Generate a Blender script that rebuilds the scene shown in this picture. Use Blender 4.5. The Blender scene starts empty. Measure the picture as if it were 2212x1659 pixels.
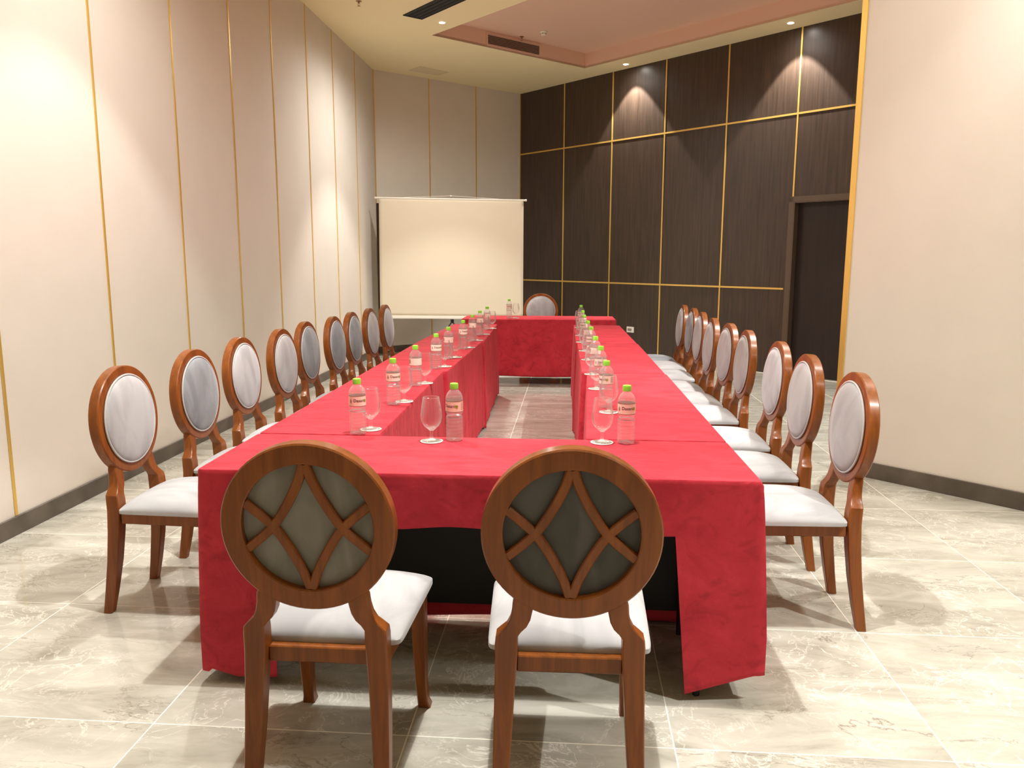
import bpy, bmesh, math, random
from mathutils import Vector, Matrix
random.seed(7)
SC = bpy.context.scene
COL = SC.collection
PI = math.pi

# ------------------------------------------------------------------ camera
YAW, PITCH, ROLL, FPX, CAMZ = -0.0748055, 0.1578913, 0.0027935, 1709.54, 1.43182
cy, sy, cp, sp = math.cos(YAW), math.sin(YAW), math.cos(PITCH), math.sin(PITCH)
fw = Vector((sy*cp, cy*cp, -sp)); rt = Vector((cy, -sy, 0)); up = rt.cross(fw)
r2 = math.cos(ROLL)*rt + math.sin(ROLL)*up; u2 = -math.sin(ROLL)*rt + math.cos(ROLL)*up
cd = bpy.data.cameras.new('camera'); cam = bpy.data.objects.new('camera', cd); COL.objects.link(cam)
cd.sensor_width = 36; cd.lens = FPX/2212*36; cd.clip_start = .05; cd.clip_end = 100
cam.matrix_world = Matrix(((r2.x, u2.x, -fw.x, 0), (r2.y, u2.y, -fw.y, 0), (r2.z, u2.z, -fw.z, CAMZ), (0, 0, 0, 1)))
SC.camera = cam

# ------------------------------------------------------------------ world, exposure
w = bpy.data.worlds.new('world'); SC.world = w; w.use_nodes = True
w.node_tree.nodes['Background'].inputs[0].default_value = (1, .93, .82, 1)
w.node_tree.nodes['Background'].inputs[1].default_value = 0.3
SC.view_settings.view_transform = 'Standard'; SC.view_settings.look = 'None'
SC.view_settings.gamma = 1; SC.view_settings.use_curve_mapping = False
SC.view_settings.exposure = 0.88
SC.cycles.max_bounces = 14; SC.cycles.diffuse_bounces = 6; SC.cycles.glossy_bounces = 5
SC.cycles.transmission_bounces = 12; SC.cycles.transparent_max_bounces = 24
SC.cycles.caustics_reflective = False; SC.cycles.caustics_refractive = False
SC.cycles.sample_clamp_indirect = 6
SC.cycles.use_denoising = True

H = 4.1          # lower ceiling
HT = 4.3         # tray ceiling
CONE = math.radians(80)
# recessed downlights: x, y, watts
# x, y, beam watts, added fill watts
DOWN = [(-.18, 2.55, 195, 230), (-1.70, 4.30, 98, 185), (-1.53, 9.53, 160, 240), (.703, 11.659, 135, 18), (2.452, 9.806, 135, 18),
        (2.04, 5.87, 250, 210), (2.15, 4.05, 45, 110), (2.7, 1.2, 230, 85)]
LAMP_COL = (1, .965, .90)

# ------------------------------------------------------------------ materials
def mat(name):
    m = bpy.data.materials.new(name); m.use_nodes = True
    n = m.node_tree; return m, n.nodes, n.links, n.nodes['Principled BSDF']
def simple(name, col, rough=.5, metal=0, spec=.5, coat=0, sheen=0, noise=0, nscale=20, bump=0, bscale=200, stretch=None, sheencol=None):
    m, N, L, B = mat(name)
    B.inputs['Base Color'].default_value = (*col, 1); B.inputs['Roughness'].default_value = rough
    B.inputs['Metallic'].default_value = metal; B.inputs['Specular IOR Level'].default_value = spec
    B.inputs['Coat Weight'].default_value = coat; B.inputs['Coat Roughness'].default_value = .12
    B.inputs['Sheen Weight'].default_value = sheen; B.inputs['Sheen Roughness'].default_value = .4
    if sheencol: B.inputs['Sheen Tint'].default_value = (*sheencol, 1)
    tc = N.new('ShaderNodeTexCoord'); mp = N.new('ShaderNodeMapping'); L.new(tc.outputs['Object'], mp.inputs[0])
    if stretch: mp.inputs['Scale'].default_value = stretch
    if noise:
        t = N.new('ShaderNodeTexNoise'); t.inputs['Scale'].default_value = nscale; t.inputs['Detail'].default_value = 5
        L.new(mp.outputs[0], t.inputs[0])
        mx = N.new('ShaderNodeMix'); mx.data_type = 'RGBA'
        mx.inputs[6].default_value = (*[c*(1-noise) for c in col], 1); mx.inputs[7].default_value = (*[min(1, c*(1+noise)) for c in col], 1)
        mr = N.new('ShaderNodeMapRange'); mr.inputs[1].default_value = .3; mr.inputs[2].default_value = .7
        L.new(t.outputs[0], mr.inputs[0]); L.new(mr.outputs[0], mx.inputs[0]); L.new(mx.outputs[2], B.inputs['Base Color'])
    if bump:
        t = N.new('ShaderNodeTexNoise'); t.inputs['Scale'].default_value = bscale; t.inputs['Detail'].default_value = 3
        L.new(mp.outputs[0], t.inputs[0]); b = N.new('ShaderNodeBump'); b.inputs['Strength'].default_value = bump
        b.inputs['Distance'].default_value = .01; L.new(t.outputs[0], b.inputs['Height']); L.new(b.outputs[0], B.inputs['Normal'])
    return m

def floor_material():
    m, N, L, B = mat('marble_tiles')
    tc = N.new('ShaderNodeTexCoord'); sub = N.new('ShaderNodeVectorMath'); sub.operation = 'SUBTRACT'
    sub.inputs[1].default_value = (-.47747, 2.1738, 0); L.new(tc.outputs['Object'], sub.inputs[0])
    sc = N.new('ShaderNodeVectorMath'); sc.operation = 'SCALE'; sc.inputs['Scale'].default_value = 1/.8; L.new(sub.outputs[0], sc.inputs[0])
    fl = N.new('ShaderNodeVectorMath'); fl.operation = 'FLOOR'; L.new(sc.outputs[0], fl.inputs[0])
    fr = N.new('ShaderNodeVectorMath'); fr.operation = 'FRACTION'; L.new(sc.outputs[0], fr.inputs[0])
    # grout distance
    sp_ = N.new('ShaderNodeSeparateXYZ'); L.new(fr.outputs[0], sp_.inputs[0])
    def edge(o):
        a = N.new('ShaderNodeMath'); a.operation = 'SUBTRACT'; a.inputs[1].default_value = .5; L.new(o, a.inputs[0])
        b = N.new('ShaderNodeMath'); b.operation = 'ABSOLUTE'; L.new(a.outputs[0], b.inputs[0]); return b.outputs[0]
    mxm = N.new('ShaderNodeMath'); mxm.operation = 'MAXIMUM'; L.new(edge(sp_.outputs[0]), mxm.inputs[0]); L.new(edge(sp_.outputs[1]), mxm.inputs[1])
    gr = N.new('ShaderNodeMath'); gr.operation = 'GREATER_THAN'; gr.inputs[1].default_value = .5-.0026; L.new(mxm.outputs[0], gr.inputs[0])
    # per tile offset
    wn = N.new('ShaderNodeTexWhiteNoise'); L.new(fl.outputs[0], wn.inputs[0])
    off = N.new('ShaderNodeVectorMath'); off.operation = 'MULTIPLY_ADD'; off.inputs[1].default_value = (30, 30, 0)
    L.new(wn.outputs['Color'], off.inputs[0]); L.new(tc.outputs['Object'], off.inputs[2])
    mp = N.new('ShaderNodeMapping'); mp.inputs['Rotation'].default_value = (0, 0, math.radians(-28)); mp.inputs['Scale'].default_value = (.75, 2.2, 1)
    L.new(off.outputs[0], mp.inputs[0])
    def noise(scale, det, dist=0, rough=.5, vec=None):
        t = N.new('ShaderNodeTexNoise'); t.inputs['Scale'].default_value = scale; t.inputs['Detail'].default_value = det
        t.inputs['Distortion'].default_value = dist; t.inputs['Roughness'].default_value = rough
        L.new((vec or mp.outputs[0]), t.inputs[0]); return t.outputs[0]
    def ramp(src, pts):
        r = N.new('ShaderNodeValToRGB'); e = r.color_ramp.elements
        while len(e) < len(pts): e.new(.5)
        for i, (p, c) in enumerate(pts): e[i].position = p; e[i].color = (*c, 1)
        L.new(src, r.inputs[0]); return r.outputs[0]
    def ridge(src, width):
        a = N.new('ShaderNodeMath'); a.operation = 'SUBTRACT'; a.inputs[1].default_value = .5; L.new(src, a.inputs[0])
        b = N.new('ShaderNodeMath'); b.operation = 'ABSOLUTE'; L.new(a.outputs[0], b.inputs[0])
        c = N.new('ShaderNodeMapRange'); c.inputs[1].default_value = 0; c.inputs[2].default_value = width; c.inputs[3].default_value = 1; c.inputs[4].default_value = 0
        L.new(b.outputs[0], c.inputs[0]); return c.outputs[0]
    def mul(a, b):
        x = N.new('ShaderNodeMath'); x.operation = 'MULTIPLY'
        L.new(a, x.inputs[0])
        if isinstance(b, float): x.inputs[1].default_value = b
        else: L.new(b, x.inputs[1])
        return x.outputs[0]
    base = ramp(noise(3.2, 8, .8, .62), [(.26, (.30, .287, .242)), (.42, (.44, .425, .365)), (.55, (.52, .508, .446)), (.72, (.65, .64, .58))])
    def mixc(fac, a, col):
        x = N.new('ShaderNodeMix'); x.data_type = 'RGBA'; L.new(fac, x.inputs[0]); L.new(a, x.inputs[6])
        x.inputs[7].default_value = (*col, 1); return x.outputs[2]
    gate = ramp(noise(1.7, 2, 0), [(.45, (0, 0, 0)), (.6, (1, 1, 1))])
    gate2 = ramp(noise(2.3, 2, 0, .5, off.outputs[0]), [(.42, (0, 0, 0)), (.58, (1, 1, 1))])
    dark = mul(mul(ridge(noise(2.2, 7, 1.1, .6), .008), gate), .75)
    lite = mul(mul(ridge(noise(6, 6, 1.6, .6, off.outputs[0]), .018), gate2), .7)
    c = mixc(lite, base, (.86, .84, .77)); c = mixc(dark, c, (.20, .165, .12)); c = mixc(gr.outputs[0], c, (.86, .83, .73))
    L.new(c, B.inputs['Base Color'])
    rr = N.new('ShaderNodeMapRange'); rr.inputs[3].default_value = .09; rr.inputs[4].default_value = .5; L.new(gr.outputs[0], rr.inputs[0])
    L.new(rr.outputs[0], B.inputs['Roughness']); B.inputs['Specular IOR Level'].default_value = .35
    return m

def wood_material(name, dark, light, gscale, rough, coat=0, axis='Z', spec=.4):
    m, N, L, B = mat(name)
    tc = N.new('ShaderNodeTexCoord'); mp = N.new('ShaderNodeMapping'); L.new(tc.outputs['Object'], mp.inputs[0])
    s = {'Z': (gscale, gscale, gscale*.05), 'X': (gscale*.05, gscale, gscale)}[axis]; mp.inputs['Scale'].default_value = s
    t = N.new('ShaderNodeTexNoise'); t.inputs['Scale'].default_value = 1; t.inputs['Detail'].default_value = 7; t.inputs['Roughness'].default_value = .65; t.inputs['Distortion'].default_value = .4
    L.new(mp.outputs[0], t.inputs[0]); r = N.new('ShaderNodeValToRGB'); e = r.color_ramp.elements
    e[0].position = .3; e[0].color = (*dark, 1); e[1].position = .72; e[1].color = (*light, 1); L.new(t.outputs[0], r.inputs[0]); L.new(r.outputs[0], B.inputs['Base Color'])
    B.inputs['Roughness'].default_value = rough; B.inputs['Coat Weight'].default_value = coat; B.inputs['Coat Roughness'].default_value = .18
    B.inputs['Specular IOR Level'].default_value = spec
    return m

def velvet_material(name, a, b, sheen=.3):
    m, N, L, B = mat(name)
    tc = N.new('ShaderNodeTexCoord'); oi = N.new('ShaderNodeObjectInfo')
    ad = N.new('ShaderNodeVectorMath'); ad.operation = 'ADD'; L.new(tc.outputs['Object'], ad.inputs[0]); L.new(oi.outputs['Location'], ad.inputs[1])
    mp = N.new('ShaderNodeMapping'); L.new(ad.outputs[0], mp.inputs[0]); mp.inputs['Scale'].default_value = (2.2, 1, 1)
    t = N.new('ShaderNodeTexNoise'); t.inputs['Scale'].default_value = 3.5; t.inputs['Detail'].default_value = 6; t.inputs['Distortion'].default_value = 1.2
    L.new(mp.outputs[0], t.inputs[0]); r = N.new('ShaderNodeValToRGB'); e = r.color_ramp.elements
    e[0].position = .38; e[0].color = (*a, 1); e[1].position = .62; e[1].color = (*b, 1); L.new(t.outputs[0], r.inputs[0]); L.new(r.outputs[0], B.inputs['Base Color'])
    B.inputs['Roughness'].default_value = .85; B.inputs['Sheen Weight'].default_value = sheen; B.inputs['Sheen Roughness'].default_value = .35
    B.inputs['Sheen Tint'].default_value = (.95, .96, 1, 1); B.inputs['Specular IOR Level'].default_value = .15
    return m

def cloth_material():
    m, N, L, B = mat('red_velvet_cloth')
    tc = N.new('ShaderNodeTexCoord')
    mp = N.new('ShaderNodeMapping'); L.new(tc.outputs['Object'], mp.inputs[0]); mp.inputs['Scale'].default_value = (1, 2.4, 1)
    t = N.new('ShaderNodeTexNoise'); t.inputs['Scale'].default_value = 4.5; t.inputs['Detail'].default_value = 9; t.inputs['Distortion'].default_value = .7; t.inputs['Roughness'].default_value = .65
    L.new(mp.outputs[0], t.inputs[0]); r = N.new('ShaderNodeValToRGB'); e = r.color_ramp.elements
    e[0].position = .3; e[0].color = (.40, .018, .034, 1); e[1].position = .68; e[1].color = (.60, .040, .062, 1); L.new(t.outputs[0], r.inputs[0])
    mp2 = N.new('ShaderNodeMapping'); L.new(tc.outputs['Object'], mp2.inputs[0]); mp2.inputs['Scale'].default_value = (9, 30, 12)
    t3 = N.new('ShaderNodeTexNoise'); t3.inputs['Scale'].default_value = 1; t3.inputs['Detail'].default_value = 6; t3.inputs['Distortion'].default_value = 1.5; L.new(mp2.outputs[0], t3.inputs[0])
    r3 = N.new('ShaderNodeMapRange'); r3.inputs[1].default_value = .30; r3.inputs[2].default_value = .48; r3.inputs[3].default_value = .74; r3.inputs[4].default_value = 1; L.new(t3.outputs[0], r3.inputs[0])
    ms = N.new('ShaderNodeVectorMath'); ms.operation = 'SCALE'; L.new(r.outputs[0], ms.inputs[0]); L.new(r3.outputs[0], ms.inputs['Scale']); L.new(ms.outputs[0], B.inputs['Base Color'])
    B.inputs['Roughness'].default_value = .7; B.inputs['Sheen Weight'].default_value = .14; B.inputs['Sheen Roughness'].default_value = .45
    B.inputs['Sheen Tint'].default_value = (1, .34, .36, 1); B.inputs['Specular IOR Level'].default_value = .2
    t2 = N.new('ShaderNodeTexNoise'); t2.inputs['Scale'].default_value = 9; t2.inputs['Detail'].default_value = 4; t2.inputs['Distortion'].default_value = 1.2
    L.new(mp.outputs[0], t2.inputs[0]); b = N.new('ShaderNodeBump'); b.inputs['Strength'].default_value = .25; b.inputs['Distance'].default_value = .02
    L.new(t2.outputs[0], b.inputs['Height']); L.new(b.outputs[0], B.inputs['Normal'])
    return m

def facing(N, L, e=3.5):
    lw = N.new('ShaderNodeLayerWeight'); lw.inputs[0].default_value = .5
    p = N.new('ShaderNodeMath'); p.operation = 'POWER'; p.inputs[1].default_value = e; L.new(lw.outputs['Facing'], p.inputs[0]); return p
def thin_clear(name, tint, edge=.5, rough=.03):
    """thin clear plastic: mostly straight through, rim half mirror, half white painted in as highlight"""
    m = bpy.data.materials.new(name); m.use_nodes = True; N = m.node_tree.nodes; L = m.node_tree.links; N.clear()
    out = N.new('ShaderNodeOutputMaterial'); mx = N.new('ShaderNodeMixShader'); tr = N.new('ShaderNodeBsdfTransparent'); g = N.new('ShaderNodeBsdfGlossy')
    tr.inputs[0].default_value = (*tint, 1); g.inputs['Roughness'].default_value = rough
    fr = facing(N, L)
    ml = N.new('ShaderNodeMath'); ml.operation = 'MULTIPLY_ADD'; ml.inputs[1].default_value = edge; ml.inputs[2].default_value = .05; ml.use_clamp = True
    tl = N.new('ShaderNodeBsdfTranslucent'); df = N.new('ShaderNodeBsdfDiffuse'); ad = N.new('ShaderNodeMixShader'); ml2 = N.new('ShaderNodeMixShader'); ad.inputs[0].default_value = .5; ml2.inputs[0].default_value = .10
    L.new(tl.outputs[0], ad.inputs[1]); L.new(df.outputs[0], ad.inputs[2]); L.new(tr.outputs[0], ml2.inputs[1]); L.new(ad.outputs[0], ml2.inputs[2])
    L.new(fr.outputs[0], ml.inputs[0]); L.new(ml.outputs[0], mx.inputs[0]); L.new(ml2.outputs[0], mx.inputs[1]); gg = N.new('ShaderNodeMixShader'); gg.inputs[0].default_value = .5; L.new(g.outputs[0], gg.inputs[1]); L.new(ad.outputs[0], gg.inputs[2]); L.new(gg.outputs[0], mx.inputs[2]); L.new(mx.outputs[0], out.inputs[0])  # white share at the rim stands in for bright edge highlights
    return m
def refr(name, col, ior, rough=0):
    m, N, L, B = mat(name); B.inputs['Base Color'].default_value = (*col, 1); B.inputs['Transmission Weight'].default_value = 1
    B.inputs['IOR'].default_value = ior; B.inputs['Roughness'].default_value = rough; return m
def emit(name, col, s):
    m, N, L, B = mat(name); B.inputs['Emission Color'].default_value = (*col, 1); B.inputs['Emission Strength'].default_value = s
    B.inputs['Base Color'].default_value = (0, 0, 0, 1); return m

M = {}
M['floor'] = floor_material()
M['wall'] = simple('cream_wallpaper', (.75, .70, .63), .75, spec=.25, noise=.02, nscale=3, bump=.12, bscale=260)
M['ceil'] = simple('yellow_cream_paint', (.94, .86, .55), .8, spec=.2, bump=.03, bscale=150)
M['tray'] = simple('dusty_pink_paint', (.80, .57, .44), .55, spec=.4, bump=.03, bscale=150)
M['veneer'] = wood_material('dark_brown_veneer', (.034, .022, .016), (.078, .050, .034), 30, .36, spec=.5)
M['door'] = wood_material('black_brown_door', (.018, .012, .01), (.03, .02, .015), 20, .45)
M['door_frame'] = simple('dark_bronze', (.11, .075, .05), .3, spec=.5)
M['gold'] = simple('brushed_gold', (.86, .57, .15), .35, metal=.55)
M['base'] = simple('dark_grey_skirting', (.11, .09, .07), .35, noise=.3, nscale=6)
M['chair_wood'] = wood_material('reddish_chair_wood', (.15, .040, .006), (.30, .090, .014), 34, .36, coat=.15, spec=.3)
M['velvet'] = velvet_material('pale_grey_velvet', (.335, .34, .35), (.43, .435, .44))
M['velvet_blue'] = velvet_material('blue_grey_velvet', (.22, .24, .265), (.31, .33, .355))
M['velvet_pale'] = velvet_material('light_grey_velvet', (.38, .39, .41), (.48, .49, .51))
M['back_dark'] = velvet_material('charcoal_grey_velvet', (.085, .085, .083), (.125, .122, .115), .08)
M['back_grey'] = velvet_material('taupe_grey_velvet', (.20, .19, .165), (.27, .26, .23), .08)
M['pipe'] = simple('grey_piping', (.5, .5, .5), .8, sheen=.3)
M['cloth'] = cloth_material()
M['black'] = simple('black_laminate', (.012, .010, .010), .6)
M['metal'] = simple('dark_metal', (.05, .05, .05), .4, metal=.8)
M['plastic'] = thin_clear('clear_bottle_plastic', (.995, .995, .995), .9, .06)
def soft_refr(name, ior, amt, gl, crinkle=0, ex=3.5):
    m = bpy.data.materials.new(name); m.use_nodes = True; N = m.node_tree.nodes; L = m.node_tree.links; N.clear()
    out = N.new('ShaderNodeOutputMaterial'); m1 = N.new('ShaderNodeMixShader'); m2 = N.new('ShaderNodeMixShader'); tr = N.new('ShaderNodeBsdfTransparent'); g = N.new('ShaderNodeBsdfGlossy'); rf = N.new('ShaderNodeBsdfRefraction'); gg = N.new('ShaderNodeMixShader'); tw = N.new('ShaderNodeBsdfTranslucent'); gg.inputs[0].default_value = .45  # translucent white brightens the rim in place of real highlights
    tr.inputs[0].default_value = (.995, .995, .995, 1); g.inputs['Roughness'].default_value = .02; rf.inputs['IOR'].default_value = ior
    if crinkle:
        tc = N.new('ShaderNodeTexCoord'); nz = N.new('ShaderNodeTexNoise'); nz.inputs['Scale'].default_value = 90; nz.inputs['Detail'].default_value = 2; L.new(tc.outputs['Object'], nz.inputs[0])
        bp = N.new('ShaderNodeBump'); bp.inputs['Strength'].default_value = crinkle; bp.inputs['Distance'].default_value = .006; L.new(nz.outputs[0], bp.inputs['Height'])
        L.new(bp.outputs[0], g.inputs['Normal']); L.new(bp.outputs[0], rf.inputs['Normal'])
    m1.inputs[0].default_value = amt; L.new(tr.outputs[0], m1.inputs[1]); L.new(rf.outputs[0], m1.inputs[2])
    fr = facing(N, L, ex); ml = N.new('ShaderNodeMath'); ml.operation = 'MULTIPLY_ADD'; ml.inputs[1].default_value = gl; ml.inputs[2].default_value = .03+.09*crinkle; ml.use_clamp = True
    L.new(fr.outputs[0], ml.inputs[0]); L.new(ml.outputs[0], m2.inputs[0]); L.new(m1.outputs[0], m2.inputs[1]); L.new(g.outputs[0], gg.inputs[1]); L.new(tw.outputs[0], gg.inputs[2]); L.new(gg.outputs[0], m2.inputs[2]); L.new(m2.outputs[0], out.inputs[0]); return m
M['water'] = soft_refr('water', 1.08, .07, .3, 1.0)
M['glass'] = soft_refr('clear_glass', 1.3, .02, .95, 0, 2.3)
M['glass_stem'] = soft_refr('thick_clear_glass', 1.3, .05, .9, .6, 2)
M['cap'] = simple('lime_green_cap', (.27, .72, .055), .4)
M['label'] = simple('pale_pink_label', (.93, .77, .68), .5)
M['band'] = simple('dark_brown_band', (.16, .09, .03), .5)
M['ink'] = simple('dark_red_ink', (.10, .02, .025), .5)
M['leaf'] = simple('green_leaf_ink', (.25, .38, .02), .5)
M['paper'] = simple('cream_paper', (.86, .83, .74), .8)
M['screen'] = simple('matte_screen_fabric', (.76, .68, .54), .9, spec=.1, bump=.1, bscale=5)
M['white'] = simple('white_plastic', (.85, .82, .74), .45)
M['socket_dark'] = simple('grey_socket_holes', (.16, .12, .11), .5)
M['slot'] = simple('black_grille', (.012, .014, .014), .7)
M['lamp'] = emit('lamp_glow', (1, .95, .86), 60)
M['brass'] = simple('aged_brass', (.35, .22, .1), .4, metal=.7)

# ------------------------------------------------------------------ mesh helpers
def obj(name, bm, m, parent=None, smooth=False, loc=None):
    me = bpy.data.meshes.new(name)
    bmesh.ops.recalc_face_normals(bm, faces=bm.faces[:]); bm.to_mesh(me); bm.free()
    for x in (m if isinstance(m, (list, tuple)) else [m]): me.materials.append(x)
    if smooth:
        me.shade_smooth()
        if smooth != 'all': me.set_sharp_from_angle(angle=math.radians(33))
    o = bpy.data.objects.new(name, me); COL.objects.link(o)
    if parent: o.parent = parent
    if loc: o.location = loc
    return o
def empty(name, loc, label, cat, rz=0, group=None):
    o = bpy.data.objects.new(name, None); COL.objects.link(o); o.empty_display_size = .1
    o.location = loc; o.rotation_euler = (0, 0, rz); return tag(o, label, cat, group)
def tag(o, label, cat, group=None):
    o['label'] = label; o['category'] = cat
    if group: o['group'] = group
    return o
def struct(name, bm, m, parent=None, **k):
    o = obj(name, bm, m, parent, **k)
    o['kind'] = 'structure'; return o
def box(bm, a, b, mi=0):
    v = [bm.verts.new((x, y, z)) for z in (a[2], b[2]) for y in (a[1], b[1]) for x in (a[0], b[0])]
    for f in ((0, 1, 3, 2), (4, 5, 7, 6), (0, 1, 5, 4), (2, 3, 7, 6), (0, 2, 6, 4), (1, 3, 7, 5)):
        bm.faces.new([v[i] for i in f]).material_index = mi
    return v
def bevel(bm, w, seg=2):
    bmesh.ops.bevel(bm, geom=bm.edges[:], offset=w, segments=seg, profile=.6, affect='EDGES'); return bm
def BM(): return bmesh.new()
def loft(bm, rings, closed=True, caps=True, mi=0):
    R = [[bm.verts.new(p) for p in r] for r in rings]; n = len(R[0])
    for a, b in zip(R, R[1:]):
        for i in range(n if closed else n-1):
            j = (i+1) % n; bm.faces.new((a[i], a[j], b[j], b[i])).material_index = mi
    if caps:
        bm.faces.new(list(reversed(R[0]))).material_index = mi; bm.faces.new(R[-1]).material_index = mi
    return R
def lathe(bm, prof, n=32, mi=0, cap0=True, cap1=True, c=(0, 0, 0)):
    rings = [[(c[0]+r*math.cos(2*PI*i/n), c[1]+r*math.sin(2*PI*i/n), c[2]+z) for i in range(n)] for r, z in prof]
    R = loft(bm, rings, True, False, mi)
    if cap0: bm.faces.new(list(reversed(R[0]))).material_index = mi
    if cap1: bm.faces.new(R[-1]).material_index = mi
def tube(bm, pts, r, n=8, mi=0):
    pts = [Vector(p) for p in pts]; rings = []
    for i, p in enumerate(pts):
        d = (pts[min(i+1, len(pts)-1)]-pts[max(i-1, 0)]).normalized()
        a = d.cross(Vector((0, 0, 1))) if abs(d.z) < .9 else d.cross(Vector((1, 0, 0)))
        a.normalize(); b = d.cross(a)
        rings.append([p+r*(math.cos(2*PI*k/n)*a+math.sin(2*PI*k/n)*b) for k in range(n)])
    loft(bm, rings, True, True, mi)
def rrect(w, d, c, n=3):
    """rounded rectangle outline in xy"""
    out = []
    for cx_, cy_, a0 in ((w/2-c, d/2-c, 0), (-w/2+c, d/2-c, PI/2), (-w/2+c, -d/2+c, PI), (w/2-c, -d/2+c, 1.5*PI)):
        for k in range(n+1):
            a = a0+PI/2*k/n; out.append((cx_+c*math.cos(a), cy_+c*math.sin(a)))
    return out

# ------------------------------------------------------------------ room shell
LA = Vector((-2.873, 3.63, 0)); LB = Vector((-2.899, 11.747, 0))      # left wall
BR = Vector((-.887, 13.595, 0)); DC = Vector((3.093, 9.517, 0))        # back corner, far end of dark wall seen
RE = Vector((1.812, 5.431, 0)); RD = Vector((.7, -.714, 0)).normalized()  # free end of right wall
ldir = (LB-LA).normalized(); LN = LB-ldir*16.0
bdir = (BR-LB).normalized(); ddir = (DC-BR).normalized(); DE = BR+ddir*11.5
RF = RE+RD*6.2
NEARY = LN.y

bm = BM(); box(bm, (-3.6, -5, -.1), (9.5, 14.2, 0)); struct('floor', bm, M['floor'])

def wall_slab(name, a, b, m, thick=.2, side=1, h=H+.3, z0=0, x0=0, x1=None):
    """wall from a to b; local x along wall, local y = outward thickness"""
    d = (b-a); l = d.length; d.normalize(); bm = BM()
    y0, y1 = (0, thick) if side > 0 else (-thick, 0)
    box(bm, (x0, y0, z0), (l if x1 is None else x1, y1, h))
    o = struct(name, bm, m, loc=a); o.rotation_euler = (0, 0, math.atan2(d.y, d.x)); return o
def on_wall(a, b):
    d = (b-a).normalized(); n = Vector((-d.y, d.x, 0)); ang = math.atan2(d.y, d.x); return d, n, ang
wall_slab('wall_left', LN, LB, M['wall'])
wall_slab('wall_back', LB, BR, M['wall'])
wall_slab('wall_right', RE, RF, M['wall'], thick=.24)
wall_slab('wall_near', Vector((-3.2, LN.y, 0)), Vector((RF.x+.3, LN.y, 0)), M['wall'], side=-1)
wall_slab('wall_side', Vector((RF.x, LN.y, 0)), Vector((RF.x, RF.y+.1, 0)), M['wall'], side=-1)
wall_slab('wall_far', DE, DE+Vector((-.7, -.72, 0))*4.3, M['wall'], side=1)

# dark veneer wall with door recess: local frame origin BR, x along, -y into the room
dl = (DE-BR).length; dang = math.atan2(ddir.y, ddir.x)
DS0, DS1, DH = 5.075, 5.98, 2.105
bm = BM(); box(bm, (-.1, 0, 0), (DS0, .2, H+.3)); box(bm, (DS0, 0, DH), (DS1, .2, H+.3)); box(bm, (DS1, 0, 0), (dl, .2, H+.3))
o = struct('wall_dark', bm, M['veneer'], loc=BR); o.rotation_euler = (0, 0, dang)
dp = bpy.data.objects.new('door_1', None); COL.objects.link(dp); dp.location = BR; dp.rotation_euler = (0, 0, dang); dp['kind'] = 'structure'
bm = BM(); box(bm, (DS0+.002, .07, .004), (DS1-.002, .11, DH-.002)); obj('door_leaf', bm, M['door'], dp)
bm = BM(); box(bm, (DS0-.065, -.022, 0), (DS0, -.001, DH+.06)); box(bm, (DS0-.065, -.022, DH), (DS1+.065, -.001, DH+.065)); box(bm, (DS1, -.022, 0), (DS1+.065, -.001, DH+.06))
box(bm, (DS0-.001, -.02, 0), (DS0+.012, .068, DH)); box(bm, (DS1-.012, -.02, 0), (DS1+.001, .068, DH)); box(bm, (DS0, -.02, DH-.012), (DS1, .068, DH+.001))
obj('door_frame', bm, M['door_frame'], dp)
bm = BM(); tube(bm, [(DS1-.07, .07, 1.0), (DS1-.07, .03, 1.0), (DS1-.19, .03, 1.0)], .009); obj('door_handle', bm, M['metal'], dp, True)

tn = [0]
def trim(base, ang, a, b, m=M['gold']):
    tn[0] += 1; bm = BM(); box(bm, a, b); o = struct('trim_%d' % tn[0], bm, m, loc=base); o.rotation_euler = (0, 0, ang); return o
lang = math.atan2(ldir.y, ldir.x); bang = math.atan2(bdir.y, bdir.x); rang = math.atan2(RD.y, RD.x)
ll = (LB-LN).length
for y in (3.763, 4.755, 5.76, 6.772, 7.737, 8.765, 9.73, 10.74):           # gold strips on the left wall
    s = ll-(LB.y-y); trim(LN, lang, (s-.009, -.006, .10), (s+.009, -.0005, H))
for s in (.006, .945, 1.82, 2.724):
    trim(LB, bang, (s-.008, -.006, .10), (s+.008, -.0005, H))
for s in (1.05, 2.068, 3.05, 4.055):
    trim(BR, dang, (s-.010, -.008, .0), (s+.010, -.0005, H))
trim(BR, dang, (5.05-.010, -.008, DH+.066), (5.05+.010, -.0005, H))
trim(BR, dang, (6.05-.010, -.008, 0), (6.05+.010, -.0005, H))
trim(BR, dang, (.0, -.009, 3.120), (dl, -.0005, 3.142))
trim(BR, dang, (.06, -.009, 1.055), (4.985, -.0005, 1.077))
trim(RE, rang, (-.014, -.012, 0), (.022, .252, H))                        # gold corner profile of the right wall
# skirting
trim(BR, dang, (.0, -.035, .0005), (DS0-.065, -.011, .004), M['paper']); trim(BR, dang, (DS0+.014, -.03, .0005), (DS1-.014, .0, .004), M['paper'])
def skirt(name, base, ang, a, b):
    bm = BM(); box(bm, a, b); bevel(bm, .002, 1); o = struct(name, bm, M['base'], loc=base); o.rotation_euler = (0, 0, ang)
skirt('baseboard_left', LN, lang, (0, -.014, 0), (ll, -.001, .098))
skirt('baseboard_back', LB, bang, (0, -.014, 0), ((BR-LB).length, -.001, .098))
skirt('baseboard_right', RE, rang, (.024, -.014, 0), (6.2, -.001, .105))

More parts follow.
